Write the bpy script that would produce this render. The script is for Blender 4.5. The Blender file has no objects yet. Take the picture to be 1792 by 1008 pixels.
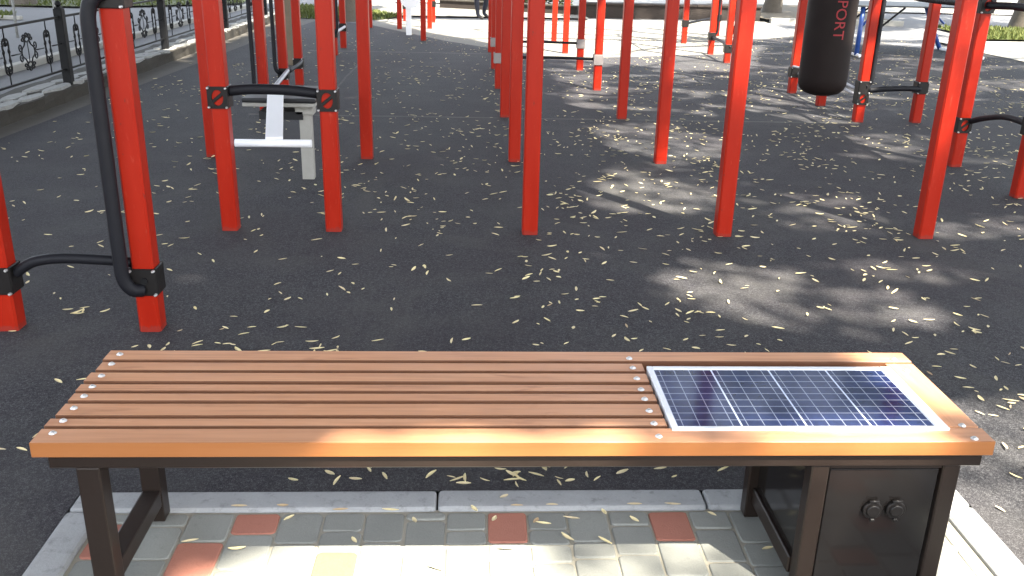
import bpy, bmesh, math, random
import numpy as np
from mathutils import Vector, Matrix, noise
random.seed(7); rng = np.random.default_rng(7)
scene = bpy.context.scene
COL = scene.collection

# ---------------------------------------------------------------- camera, sky, sun, exposure
cam_d = bpy.data.cameras.new('camera'); cam = bpy.data.objects.new('camera', cam_d); COL.objects.link(cam)
cam_d.sensor_width = 36.0; cam_d.lens = 1608.494 / 1792 * 36.0
cam_d.clip_start = 0.05; cam_d.clip_end = 600
CR = Vector((0.9988634, -0.04196949, 0.02259373)); CU = Vector((-0.00642802, 0.35107363, 0.93632579)); CF = Vector((0.04722918, 0.93540679, -0.35040482))
CAM = Vector((0, 0, 1.5))
cam.matrix_world = Matrix(((CR.x, CU.x, -CF.x, CAM.x), (CR.y, CU.y, -CF.y, CAM.y), (CR.z, CU.z, -CF.z, CAM.z), (0, 0, 0, 1)))
scene.camera = cam

SUN_AZ_X, SUN_AZ_Y = 0.40, -0.615            # horizontal offset towards the sun per metre of height
sun_vec = Vector((SUN_AZ_X, SUN_AZ_Y, 1)).normalized()
ELEV = math.asin(sun_vec.z)
world = bpy.data.worlds.new('World'); scene.world = world; world.use_nodes = True
wn = world.node_tree; bg = wn.nodes['Background']
sky = wn.nodes.new('ShaderNodeTexSky'); sky.sky_type = 'NISHITA'; sky.sun_disc = False
sky.sun_elevation = ELEV; sky.sun_rotation = math.atan2(SUN_AZ_X, SUN_AZ_Y)
sky.air_density = 1.0; sky.dust_density = 2.0
hs = wn.nodes.new('ShaderNodeHueSaturation'); hs.inputs['Saturation'].default_value = .45   # hazy, partly clouded sky
wn.links.new(sky.outputs['Color'], hs.inputs['Color']); wn.links.new(hs.outputs['Color'], bg.inputs['Color']); bg.inputs['Strength'].default_value = 0.15
sun_d = bpy.data.lights.new('sun', 'SUN'); sun_d.energy = 5.0; sun_d.angle = math.radians(0.55); sun_d.color = (1.0, 0.93, 0.80)
sun = bpy.data.objects.new('sun', sun_d); COL.objects.link(sun)
sun.rotation_euler = sun_vec.to_track_quat('Z', 'Y').to_euler(); sun.location = (8, -12, 20)
scene.view_settings.view_transform = 'Standard'; scene.view_settings.look = 'None'
scene.view_settings.exposure = 2.75; scene.view_settings.gamma = 1.0

# ---------------------------------------------------------------- material helpers
class NT:
    def __init__(s, name):
        s.m = bpy.data.materials.new(name); s.m.use_nodes = True; s.t = s.m.node_tree
        s.b = s.t.nodes['Principled BSDF']; s.out = s.t.nodes['Material Output']
        s.co = s.t.nodes.new('ShaderNodeTexCoord')
    def n(s, typ, ins=None, **kw):
        nd = s.t.nodes.new('ShaderNode' + typ)
        for k, v in kw.items(): setattr(nd, k, v)
        for k, v in (ins or {}).items(): s.set(nd.inputs[k], v)
        return nd
    def set(s, sock, v):
        if hasattr(v, 'is_output') or isinstance(v, bpy.types.NodeSocket): s.t.links.new(v, sock)
        else: sock.default_value = v
    def obj(s): return s.co.outputs['Object']
    def pos(s): return s.n('NewGeometry').outputs['Position']
    def scaled(s, vec, sc): return s.n('Mapping', {'Vector': vec, 'Scale': sc}).outputs[0]
    def noise(s, vec, scale, detail=4, rough=.55, dist=0.0):
        return s.n('TexNoise', {'Vector': vec, 'Scale': scale, 'Detail': detail, 'Roughness': rough, 'Distortion': dist}).outputs['Fac']
    def ramp(s, fac, stops):
        r = s.n('ValToRGB', {'Fac': fac}); e = r.color_ramp.elements
        while len(e) > len(stops): e.remove(e[-1])
        while len(e) < len(stops): e.new(1)
        for k, (p, c) in zip(e, stops):
            k.position = p; k.color = (c[0], c[1], c[2], 1) if len(c) == 3 else c
        return r.outputs['Color']
    def mix(s, f, a, b, mode='MIX'):
        nd = s.n('Mix', data_type='RGBA', blend_type=mode)
        s.set(nd.inputs['Factor'], f)
        for k, v in ((6, a), (7, b)):
            s.set(nd.inputs[k], (*v, 1) if isinstance(v, tuple) and len(v) == 3 else v)
        return nd.outputs[2]
    def math(s, op, a, b=0.0, c=0.0):
        nd = s.n('Math', operation=op)
        s.set(nd.inputs[0], a); s.set(nd.inputs[1], b); s.set(nd.inputs[2], c); return nd.outputs[0]
    def bump(s, h, strength=.3, dist=.01):
        s.t.links.new(s.n('Bump', {'Height': h, 'Strength': strength, 'Distance': dist}).outputs[0], s.b.inputs['Normal'])
    def fin(s, col=None, rough=None, spec=None, metal=None, coat=None):
        if col is not None: s.set(s.b.inputs['Base Color'], (*col, 1) if isinstance(col, tuple) and len(col) == 3 else col)
        if rough is not None: s.set(s.b.inputs['Roughness'], rough)
        if spec is not None: s.set(s.b.inputs['Specular IOR Level'], spec)
        if metal is not None: s.set(s.b.inputs['Metallic'], metal)
        if coat is not None: s.set(s.b.inputs['Coat Weight'], coat); s.set(s.b.inputs['Coat Roughness'], .08)
        return s.m

def mat_rubber():
    t = NT('rubber_crumb'); P = t.pos()
    g = t.math('ADD', t.math('MULTIPLY', t.noise(P, 300, 2, .7), .55), t.math('MULTIPLY', t.noise(P, 115, 3, .75), .45)); g2 = t.noise(P, 70, 3, .6); big = t.noise(P, .55, 5, .6); mid = t.noise(P, 2.6, 4, .6)
    c = t.ramp(g, [(.38, (.006, .006, .008)), (.51, (.031, .0305, .034)), (.61, (.104, .102, .106))])
    c = t.mix(t.math('MULTIPLY', t.ramp(big, [(.4, (0, 0, 0)), (.68, (1, 1, 1))]), .55), c, (.030, .024, .028))
    c = t.mix(t.math('MULTIPLY', t.ramp(mid, [(.45, (0, 0, 0)), (.75, (1, 1, 1))]), .45), c, (.062, .061, .058))
    st = t.noise(t.scaled(P, (1, .5, 1)), 1.1, 6, .7, .8); c = t.mix(t.math('MULTIPLY', t.ramp(st, [(.52, (0, 0, 0)), (.70, (1, 1, 1))]), .5), c, (.070, .068, .062))
    # pale joints between the cast rubber fields
    sx = t.n('SeparateXYZ', {'Vector': P})
    wob = t.math('MULTIPLY_ADD', t.noise(P, 1.4, 2), .05, -.025)
    for axis, val, lo, hi, w in (('Y', 8.44, -2, 3.62, .022), ('Y', 13.66, -2.3, .4, .05), ('X', -1.44, 8.4, 13.7, .012), ('X', 3.62, 8.4, 10.4, .02)):
        other = 'X' if axis == 'Y' else 'Y'
        d = t.math('ABSOLUTE', t.math('ADD', t.math('SUBTRACT', sx.outputs[axis], val), wob))
        a = t.math('LESS_THAN', d, w)
        a = t.math('MULTIPLY', a, t.math('GREATER_THAN', sx.outputs[other], lo)); a = t.math('MULTIPLY', a, t.math('LESS_THAN', sx.outputs[other], hi))
        a = t.math('MULTIPLY', a, t.math('MULTIPLY_ADD', t.noise(P, 5, 3), 1.1, -.2))
        c = t.mix(a, c, (.17, .165, .14))
    t.bump(t.math('ADD', t.math('MULTIPLY', g, 1.0), t.math('MULTIPLY', g2, .6)), .55, .006)
    return t.fin(c, .85, .22)
def mat_ground(name, a, b, scale=3.0, fine=180, rough=.9, amt=.5):
    t = NT(name); P = t.pos()
    g = t.noise(P, fine, 3, .7); m = t.noise(P, scale, 6, .6); big = t.noise(P, scale * .15, 4)
    c = t.mix(m, a, b); c = t.mix(t.math('MULTIPLY', g, amt), c, tuple(x * .55 for x in a))
    c = t.mix(t.math('MULTIPLY', big, .35), c, tuple(x * .8 for x in b))
    t.bump(g, .35, .006); return t.fin(c, rough, .3)
def mat_red():
    t = NT('red_paint'); P = t.pos()
    n = t.noise(t.scaled(P, (6, 6, 1.2)), 3, 5); sp = t.noise(P, 90, 3, .7); w = t.noise(t.scaled(P, (30, 30, 6)), 2.5, 5, .65)
    c = t.mix(n, (.235, .0085, .0030), (.315, .0165, .0050))
    c = t.mix(t.math('MULTIPLY', t.ramp(w, [(.60, (0, 0, 0)), (.72, (1, 1, 1))]), .45), c, (.36, .06, .035))
    chip = t.noise(t.scaled(P, (1, 1, .45)), 42, 5, .7)
    c = t.mix(t.math('MULTIPLY', t.ramp(chip, [(.67, (0, 0, 0)), (.70, (1, 1, 1))]), .75), c, (.10, .028, .022))
    sz = t.n('SeparateXYZ', {'Vector': P}).outputs['Z']
    dirt = t.math('MULTIPLY', t.math('LESS_THAN', t.math('ADD', sz, t.math('MULTIPLY', w, .06)), .055), .45)
    c = t.mix(dirt, c, (.16, .035, .028))
    t.bump(sp, .06, .002); return t.fin(c, t.math('MULTIPLY_ADD', n, .18, .26), .16)
def mat_wood(name='varnished_wood', tint=None, amt=0.0):
    t = NT(name)
    oi = t.n('ObjectInfo').outputs['Random']
    v = t.n('VectorMath', {0: t.obj(), 1: t.n('CombineXYZ', {'X': t.math('MULTIPLY', oi, 37.0), 'Y': t.math('MULTIPLY', oi, 11.0), 'Z': 0.0}).outputs[0]}, operation='ADD').outputs[0]
    gr = t.noise(t.scaled(v, (1.1, 26, 26)), 3.2, 8, .62, .35); fine = t.noise(t.scaled(v, (5, 170, 170)), 2, 4, .6)
    kn = t.noise(t.scaled(v, (3.2, 11, 11)), 1.7, 3, .5, .6); big = t.noise(t.scaled(v, (.9, 3, 3)), 1.5, 2)
    c = t.ramp(gr, [(.27, (.28, .128, .066)), (.46, (.46, .232, .125)), (.62, (.55, .295, .165)), (.8, (.60, .345, .205))])
    c = t.mix(t.math('MULTIPLY', fine, .22), c, (.34, .15, .07))
    c = t.mix(t.math('MULTIPLY', t.ramp(kn, [(.61, (0, 0, 0)), (.72, (1, 1, 1))]), .65), c, (.17, .062, .03))
    c = t.mix(t.math('MULTIPLY', big, .5), c, (.46, .20, .085))
    c = t.mix(t.math('MULTIPLY', t.ramp(t.noise(t.scaled(v, (.55, 14, 14)), 2.2, 5, .6, .5), [(.54, (0, 0, 0)), (.66, (1, 1, 1))]), .45), c, (.27, .115, .055))
    c = t.mix(t.math('MULTIPLY', oi, .45), c, (.41, .20, .105))
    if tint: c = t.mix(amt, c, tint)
    t.bump(t.math('ADD', gr, t.math('MULTIPLY', fine, .5)), .14, .002)
    return t.fin(c, t.math('MULTIPLY_ADD', gr, .2, .36), .4)
def mat_simple(name, col, rough=.5, spec=.5, metal=0.0, var=.25, scale=8, bump=.05, coat=None):
    t = NT(name); P = t.obj()
    n = t.noise(P, scale, 5, .6); f = t.noise(P, scale * 14, 3, .6)
    c = t.mix(t.math('MULTIPLY', n, var * 1.6), col, tuple(x * .5 for x in col)); c = t.mix(t.math('MULTIPLY', f, var * .6), c, tuple(min(1, x * 1.5 + .01) for x in col))
    t.bump(f, bump, .002)
    return t.fin(c, t.math('MULTIPLY_ADD', n, .2, rough - .1), spec, metal, coat)
def mat_stone(name, a, b, dark, scale=9):
    t = NT(name); P = t.pos()
    n = t.noise(P, scale, 6, .65); f = t.noise(P, 150, 3, .7); s = t.noise(P, 30, 4, .7)
    c = t.mix(n, a, b); c = t.mix(t.math('MULTIPLY', t.ramp(s, [(.55, (0, 0, 0)), (.72, (1, 1, 1))]), .55), c, dark)
    c = t.mix(t.math('MULTIPLY', f, .35), c, tuple(x * .6 for x in a))
    t.bump(t.math('ADD', f, t.math('MULTIPLY', n, 2.0)), .4, .004); return t.fin(c, .88, .3)
def mat_paver(name, a, b):
    t = NT(name); P = t.pos()
    n = t.noise(P, 7, 5, .6); f = t.noise(P, 210, 3, .7); sc = t.noise(P, 28, 5, .7)
    isl = t.n('NewGeometry').outputs['Random Per Island']
    c = t.mix(t.math('MULTIPLY_ADD', n, .7, t.math('MULTIPLY_ADD', isl, .5, -.1)), tuple(x * .9 for x in a), b)
    c = t.mix(t.math('MULTIPLY', f, .5), c, tuple(x * .5 for x in a))
    c = t.mix(t.math('MULTIPLY', t.ramp(sc, [(.56, (0, 0, 0)), (.75, (1, 1, 1))]), .4), c, tuple(x * .5 for x in a))
    t.bump(t.math('ADD', f, sc), .35, .003); return t.fin(c, .85, .3)
def mat_leaf(name, a, b, rough=.6, trans=.25):
    t = NT(name)
    isl = t.n('NewGeometry').outputs['Random Per Island']; oi = t.n('ObjectInfo').outputs['Random']
    r = t.math('FRACT', t.math('ADD', isl, t.math('MULTIPLY', oi, 7.3)))
    n = t.noise(t.pos(), 60, 3)
    c = t.mix(r, a, b); c = t.mix(t.math('MULTIPLY', t.ramp(n, [(.55, (0, 0, 0)), (.75, (1, 1, 1))]), .5), c, tuple(x * .6 for x in a))
    t.fin(c, rough, .3)
    tr = t.n('BsdfTranslucent', {'Color': c}); mx = t.n('MixShader', {0: trans, 1: t.b.outputs[0], 2: tr.outputs[0]})
    t.t.links.new(mx.outputs[0], t.out.inputs['Surface']); return t.m
def mat_panel():
    t = NT('solar_cells'); P = t.obj(); sx = t.n('SeparateXYZ', {'Vector': P})
    L, D = .615, .305
    u = t.math('MULTIPLY', t.math('DIVIDE', sx.outputs['X'], L), 4.0); v = t.math('MULTIPLY', t.math('DIVIDE', sx.outputs['Y'], D), 9.0)
    fu = t.math('FRACT', u); fv = t.math('FRACT', v)
    def line(f, at, w): return t.math('LESS_THAN', t.math('ABSOLUTE', t.math('SUBTRACT', f, at)), w)
    gap = t.math('MAXIMUM', t.math('LESS_THAN', fu, .014), t.math('GREATER_THAN', fu, .986))
    for a in (.10, .355, .61, .865): gap = t.math('MAXIMUM', gap, t.math('MULTIPLY', line(fu, a, .0065), .45))
    gap = t.math('MAXIMUM', gap, t.math('MULTIPLY', t.math('MAXIMUM', t.math('LESS_THAN', fv, .035), t.math('GREATER_THAN', fv, .965)), .5))
    cell = t.n('CombineXYZ', {'X': t.math('FLOOR', u), 'Y': t.math('FLOOR', v), 'Z': 0.0}).outputs[0]
    rnd = t.n('TexWhiteNoise', {'Vector': cell}).outputs['Value']
    cr = t.n('TexVoronoi', {'Vector': P, 'Scale': 130}).outputs['Color']; cry = t.n('SeparateColor', {'Color': cr}).outputs[0]
    c = t.mix(t.math('MULTIPLY_ADD', cry, .45, t.math('MULTIPLY', rnd, .5)), (.009, .014, .044), (.018, .030, .098))
    c = t.mix(gap, c, (.55, .60, .74))
    sm = t.noise(P, 9, 4)
    return t.fin(c, t.math('MULTIPLY_ADD', sm, .10, .06), .18)

M = dict(rubber=mat_rubber(), red=mat_red(), wood=mat_wood(), wood_side=mat_wood('deep_varnished_side', (.215, .072, .013), .86), wood_gap_shade=mat_wood('slat_gap_shade', (.075, .028, .013), .88), panel=mat_panel())  # the darkest wood has the shade between slats painted into its colour
M['asphalt'] = mat_ground('grey_asphalt', (.135, .135, .14), (.18, .178, .175), 1.4, 150)
M['plaza'] = mat_ground('dusty_pale_paving', (.17, .162, .143), (.23, .22, .19), 1.6, 120)
M['pavement'] = mat_ground('grey_concrete', (.135, .130, .112), (.18, .172, .15), 1.2, 140)
M['path'] = mat_ground('light_concrete', (.30, .29, .26), (.38, .365, .32), 1.2, 140)
M['soil'] = mat_ground('soil_with_litter', (.07, .055, .036), (.19, .16, .11), 16, 60, amt=.7)
M['dirt'] = mat_ground('dusty_dirt', (.06, .055, .048), (.15, .138, .12), 9, 90, amt=.7)
M['turf'] = mat_ground('turf', (.045, .060, .014), (.085, .095, .025), 14, 120, amt=.6)
M['mortar'] = mat_ground('sandy_mortar', (.27, .255, .205), (.36, .335, .27), 20, 160)
M['paver'] = mat_paver('grey_paver', (.205, .210, .190), (.285, .288, .258))
M['paver_red'] = mat_paver('red_paver', (.33, .125, .085), (.42, .185, .13))
M['kerb'] = mat_stone('concrete_kerb', (.25, .255, .258), (.37, .375, .37), (.12, .12, .118), 11)
M['wall'] = mat_stone('dark_stone', (.026, .023, .018), (.055, .048, .038), (.02, .02, .018), 12)
M['cap'] = mat_stone('pale_rubble', (.15, .15, .138), (.36, .36, .345), (.05, .05, .045), 18)
M['dwall'] = mat_stone('brown_stone', (.020, .015, .013), (.042, .033, .028), (.02, .018, .018), 7)
M['iron'] = mat_simple('black_iron', (.006, .006, .0065), .55, .16, 0, .3)
M['black'] = mat_simple('black_steel_paint', (.010, .0085, .008), .12, .4, 0, .25, 5, .03)
M['brownframe'] = mat_simple('dark_brown_steel_paint', (.016, .0105, .008), .34, .28, 0, .35, 6, .05)
M['foam'] = mat_simple('black_foam', (.0075, .0075, .010), .55, .18, 0, .3, 20, .2)
M['clampm'] = mat_simple('black_cast_clamp', (.009, .0075, .007), .42, .22, 0, .3, 20, .08)
M['clampg'] = mat_simple('worn_grey_clamp', (.23, .20, .19), .5, .5, .3, .4, 25, .08)
M['chrome'] = mat_simple('zinc_bolt', (.58, .57, .56), .42, .5, .8, .15, 60, .02)
M['white'] = mat_simple('white_paint', (.78, .78, .79), .45, .5, 0, .06, 10, .03)
M['board_grey'] = mat_simple('weathered_grey_board', (.30, .29, .26), .75, .3, 0, .45, 12, .2)
M['board_brown'] = mat_simple('weathered_brown_board', (.15, .115, .08), .75, .3, 0, .5, 9, .2)
M['steel'] = mat_simple('grey_steel', (.33, .33, .35), .45, .5, .4, .2)
M['alu'] = mat_simple('aluminium_edge', (.74, .75, .77), .38, .5, .35, .08, 12, .02)
M['bag'] = mat_simple('bag_leather', (.012, .0075, .0065), .6, .12, 0, .35, 6, .12)
M['bagtext'] = mat_simple('red_print', (.26, .016, .02), .55, .3, 0, .3, 30, .05)
M['blue'] = mat_simple('blue_paint', (.025, .07, .26), .4, .5, 0, .2)
M['tabletop'] = mat_simple('dark_table_top', (.018, .022, .026), .5, .4, 0, .2)
M['bark'] = mat_stone('bark', (.070, .058, .046), (.15, .13, .105), (.03, .026, .02), 10)
M['hedge'] = mat_leaf('hedge_leaf', (.018, .026, .010), (.04, .05, .018), .7, .1)
M['crown'] = mat_leaf('tree_leaf', (.045, .075, .018), (.10, .12, .03), .6, .30)
M['grassm'] = mat_leaf('grass_blade', (.05, .07, .015), (.11, .12, .03), .7, .2)
M['fallen'] = mat_leaf('fallen_leaf', (.80, .69, .37), (.66, .56, .34), .62, .12)
M['fallen_brown'] = mat_leaf('dry_brown_leaf', (.42, .30, .17), (.62, .52, .33), .65, .1)
M['skin'] = mat_simple('skin', (.45, .27, .19), .5, .4, 0, .1)
M['denim'] = mat_simple('dark_trousers', (.018, .021, .035), .8, .3, 0, .4, 20, .2)
M['jacket'] = mat_simple('grey_jacket', (.08, .085, .09), .8, .3, 0, .3, 14, .2)
M['shoe'] = mat_simple('dark_shoe', (.02, .018, .017), .5, .4, 0, .3)
M['pad'] = mat_simple('black_pad', (.010, .010, .011), .5, .3, 0, .3)

# ---------------------------------------------------------------- mesh helpers
class MB:
    def __init__(s): s.bm = bmesh.new(); s.mi = 0
    def _new(s, before):
        for f in s.bm.faces:
            if f.index < 0 or f not in before: f.material_index = s.mi
    def box(s, x0, x1, y0, y1, z0, z1, bev=0.0, seg=2, mat=None):
        b = bmesh.new(); bmesh.ops.create_cube(b, size=1)
        bmesh.ops.scale(b, vec=(x1 - x0, y1 - y0, z1 - z0), verts=b.verts)
        if bev: bmesh.ops.bevel(b, geom=b.edges[:], offset=bev, segments=seg, affect='EDGES', profile=.6)
        bmesh.ops.translate(b, vec=((x0 + x1) / 2, (y0 + y1) / 2, (z0 + z1) / 2), verts=b.verts)
        if mat is not None: bmesh.ops.transform(b, matrix=mat, verts=b.verts)
        return s.merge(b)
    def merge(s, b, smooth=False):
        vm = {v: s.bm.verts.new(v.co) for v in b.verts}
        for f in b.faces:
            try: nf = s.bm.faces.new([vm[v] for v in f.verts])
            except ValueError: continue
            nf.material_index = s.mi; nf.smooth = smooth or f.smooth
        b.free(); return s
    def prism(s, pts, z0, z1, top=None):
        vb = [s.bm.verts.new((x, y, z0)) for x, y in pts]; vt = [s.bm.verts.new((x, y, z1)) for x, y in (top or pts)]
        n = len(pts); fs = [s.bm.faces.new(vt), s.bm.faces.new(vb[::-1])]
        for i in range(n): fs.append(s.bm.faces.new((vb[i], vb[(i + 1) % n], vt[(i + 1) % n], vt[i])))
        for f in fs: f.material_index = s.mi
        return s
    def tube(s, pts, r, n=10, cap=True, close=False):
        pts = [Vector(p) for p in pts]; rs = r if isinstance(r, (list, tuple)) else [r] * len(pts)
        N = len(pts); up = None; rings = []
        for i, p in enumerate(pts):
            a = pts[i - 1] if i > 0 else (pts[-1] if close else p); b = pts[i + 1] if i < N - 1 else (pts[0] if close else p)
            d = (b - a).normalized()
            if up is None: up = d.orthogonal().normalized()
            up = (up - d * up.dot(d)).normalized(); sd = d.cross(up)
            rings.append([s.bm.verts.new(p + (up * math.cos(2 * math.pi * k / n) + sd * math.sin(2 * math.pi * k / n)) * rs[i]) for k in range(n)])
        for i in range(N if close else N - 1):
            A, B = rings[i], rings[(i + 1) % N]
            for k in range(n):
                f = s.bm.faces.new((A[k], A[(k + 1) % n], B[(k + 1) % n], B[k])); f.smooth = True; f.material_index = s.mi
        if cap and not close:
            for ring in (rings[0][::-1], rings[-1]):
                f = s.bm.faces.new(ring); f.material_index = s.mi
        return s
    def lathe(s, prof, c=(0, 0), n=24):
        rings = [[s.bm.verts.new((c[0] + r * math.cos(2 * math.pi * k / n), c[1] + r * math.sin(2 * math.pi * k / n), z)) for k in range(n)] for r, z in prof]
        for A, B in zip(rings, rings[1:]):
            for k in range(n):
                f = s.bm.faces.new((A[k], A[(k + 1) % n], B[(k + 1) % n], B[k])); f.smooth = True; f.material_index = s.mi
        for ring in (rings[0][::-1], rings[-1]): f = s.bm.faces.new(ring); f.material_index = s.mi
        return s
    def sheet(s, pts, z):
        f = s.bm.faces.new([s.bm.verts.new((x, y, z)) for x, y in pts]); f.material_index = s.mi
        if f.normal.z < 0 or (f.normal_update() or f.normal.z < 0): f.normal_flip()
        return s
    def mesh(s, name, mats, off=(0, 0, 0)):
        if any(off): bmesh.ops.translate(s.bm, vec=[-a for a in off], verts=s.bm.verts)
        s.bm.normal_update(); me = bpy.data.meshes.new(name); s.bm.to_mesh(me); s.bm.free()
        for m in (mats if isinstance(mats, (list, tuple)) else [mats]): me.materials.append(m)
        return me

WLOC = {}
def link(name, data, loc=(0, 0, 0), parent=None):
    o = bpy.data.objects.new(name, data); COL.objects.link(o)
    base = WLOC[parent.name] if parent else Vector((0, 0, 0))
    o.location = Vector(loc) - base
    if parent: o.parent = parent
    WLOC[o.name] = Vector(loc); return o
def build(mb, name, mats, parent=None, loc=None):
    """world-coordinate mesh -> object whose origin sits at loc (or the parent's base)"""
    loc = Vector(loc) if loc is not None else (WLOC[parent.name] if parent else Vector((0, 0, 0)))
    return link(name, mb.mesh(name, mats, loc), loc, parent)
def tag(o, label, cat, group=None):
    o['label'] = label; o['category'] = cat
    if group: o['group'] = group
    return o
def thing(name, label, cat, loc=(0, 0, 0), group=None): return tag(link(name, None, loc), label, cat, group)
def struct(o, kind='structure'): o['kind'] = kind; return o
def smooth_path(pts, k=6):
    P = [Vector(p) for p in pts]; P = [P[0] * 2 - P[1]] + P + [P[-1] * 2 - P[-2]]; out = []
    for i in range(1, len(P) - 2):
        for j in range(k):
            t = j / k; a, b, c, d = P[i - 1:i + 3]
            out.append(.5 * ((2 * b) + (c - a) * t + (2 * a - 5 * b + 4 * c - d) * t * t + (3 * b - a - 3 * c + d) * t ** 3))
    return out + [P[-2]]

# ---------------------------------------------------------------- the ground
def sheet_obj(name, pts, z, m): b = MB(); b.sheet(pts, z); return struct(build(b, name, m))
g = MB(); g.sheet([(-150, -60), (150, -60), (150, 260), (-150, 260)], -0.03); struct(build(g, 'ground', M['asphalt']))
sheet_obj('rubber_surface', [(-3.83, 2), (-3.83, -3), (-1.104, -3), (-1.104, 2.304), (1.459, 2.304), (1.459, -3), (8.33, -3), (8.33, 14.95), (6.2, 17.6), (4.7, 16.4), (3.9, 14.2), (1.2, 13.2), (.28, 14.48), (-.45, 15.49), (-1.9, 18.2), (-3.0, 19.3), (-3.33, 14.5)], .004, M['rubber'])
sheet_obj('plaza', [(1.2, 13.2), (3.9, 14.2), (4.7, 16.4), (6.2, 17.6), (6.55, 21.0), (-1.6, 19.75), (-1.95, 19.2), (-1.9, 18.2), (-.45, 15.49), (.28, 14.48)], .004, M['plaza'])
sheet_obj('pavement', [(-2.6, 20.6), (2.6, 20.9), (2.6, 22.0), (-2.6, 24.6)], .008, M['pavement'])
sheet_obj('footpath', [(8.45, 11), (30, 11), (30, 17.0), (12.5, 17.4), (9.6, 17.2), (8.6, 17.6), (8.38, 15.0)], .006, M['path'])
sheet_obj('flower_bed', [(6.65, 21.2), (9.6, 21.1), (10.2, 24.5), (9.5, 27), (6.65, 27)], .05, M['soil'])
sheet_obj('dirt_strip', [(-3.90, 1.5), (-3.80, 1.5), (-3.30, 14.5), (-2.97, 19.3), (-3.78, 19.3)], .002, M['dirt'])
sheet_obj('far_path', [(2.0, 25.5), (30, 25.5), (30, 34), (-2, 34), (-2, 25.5)], .006, M['path'])

def grass(name, poly, z, n, h=.07):
    b = MB(); xs = [p[0] for p in poly]; ys = [p[1] for p in poly]
    def inside(x, y):
        c = False
        for i in range(len(poly)):
            (ax, ay), (bx, by) = poly[i], poly[i - 1]
            if (ay > y) != (by > y) and x < (bx - ax) * (y - ay) / (by - ay) + ax: c = not c
        return c
    b.sheet(poly, z); b.mi = 1; k = 0
    while k < n:
        x, y = random.uniform(min(xs), max(xs)), random.uniform(min(ys), max(ys))
        if not inside(x, y): continue
        a = random.uniform(0, 6.28); w = random.uniform(.012, .03); hh = h * random.uniform(.5, 1.4); lx, ly = random.gauss(0, .03), random.gauss(0, .03)
        f = b.bm.faces.new([b.bm.verts.new(q) for q in ((x - w * math.cos(a), y - w * math.sin(a), z), (x + w * math.cos(a), y + w * math.sin(a), z), (x + lx, y + ly, z + hh))]); f.material_index = 1; k += 1
    return struct(build(b, name, [M['turf'], M['grassm']]), 'stuff')
grass('grass', [(-4.0, 19.3), (-1.85, 19.3), (-1.45, 20.4), (-2.7, 22.7), (-4.0, 23)], .012, 2600)
grass('grass', [(9.75, 17.6), (12.8, 17.8), (14.5, 20.2), (10.1, 20.4)], .012, 4500)
grass('grass', [(-16, 21.4), (-8.2, 21.3), (-5.5, 23.5), (-6, 27), (-16, 27)], .012, 4500)
grass('grass', [(-12, 16.8), (-8.6, 18.0), (-8.9, 19.2), (-12, 19.4)], .012, 2000)

# ---------------------------------------------------------------- paved bay in front of the rubber surface
b = MB(); b.sheet([(-1.02, .2), (1.37, .2), (1.37, 2.22), (-1.02, 2.22)], -.0042); struct(build(b, 'paving_bed', M['mortar']))
xs = [-1.0, -.882, -.765, -.64, -.515, -.396, -.282, -.17, -.057, .055, .167, .28, .395, .51, .625, .74, .855, .97, 1.085, 1.2, 1.315, 1.36]
first = [[(.045, 0), (.05, 1), (.105, 1), (.11, 0)], [(.06, 0), (.145, 0)], [(.13, 0), (.145, 1), (.15, 0)], [(.098, 1), (.15, 0)], [(.14, 0), (.15, 0)], [(.088, 0), (.085, 0), (.125, 1)],
         [(.135, 0), (.145, 0)], [(.038, 0), (.15, 0), (.15, 0)], [(.085, 0), (.065, 0), (.15, 0)], [(.145, 1), (.06, 0), (.15, 0)], [(.085, 0), (.068, 0), (.075, 0), (.075, 0)],
         [(.142, 0), (.07, 0), (.15, 0)], [(.068, 0), (.13, 0), (.15, 0)], [(.14, 1), (.15, 0)], [(.085, 0), (.145, 0)], [(.15, 0), (.1, 0)], [(.08, 0), (.15, 0)], [(.14, 0)], [(.1, 0)], [(.15, 0)], [(.07, 0)]]
pv = MB(); pr = random.Random(3)
def paver(x0, x1, y0, y1, col):
    pv.mi = col; g_ = .0030; x0 += g_; x1 -= g_; y0 += g_; y1 -= g_
    r = min(.014, (y1 - y0) * .28) * pr.uniform(.7, 1.2); h = pr.uniform(-.0014, .0014); tx, ty = pr.uniform(-.006, .006), pr.uniform(-.006, .006)
    def rr(ins, rad):
        out = []
        for cx, cy, a0 in ((x1 - ins - rad, y1 - ins - rad, 0), (x0 + ins + rad, y1 - ins - rad, 90), (x0 + ins + rad, y0 + ins + rad, 180), (x1 - ins - rad, y0 + ins + rad, 270)):
            for k in range(4):
                a = math.radians(a0 + 30 * k); out.append((cx + rad * math.cos(a), cy + rad * math.sin(a)))
        return out
    jit = [(pr.uniform(-.0016, .0016), pr.uniform(-.0016, .0016)) for _ in range(16)]
    levels = [(rr(0, r), -.02), (rr(0, r), h - .0035), (rr(.0015, r * .95), h - .0011), (rr(.0042, r * .8), h)]
    cx, cy = (x0 + x1) / 2, (y0 + y1) / 2; rings = []
    for P, z in levels: rings.append([pv.bm.verts.new((px + jx, py + jy, z + (px - cx) * tx + (py - cy) * ty)) for (px, py), (jx, jy) in zip(P, jit)])
    for A, B in zip(rings, rings[1:]):
        for k in range(16):
            f = pv.bm.faces.new((A[k], A[(k + 1) % 16], B[(k + 1) % 16], B[k])); f.material_index = col; f.smooth = True
    f = pv.bm.faces.new(rings[-1]); f.material_index = col
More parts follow.
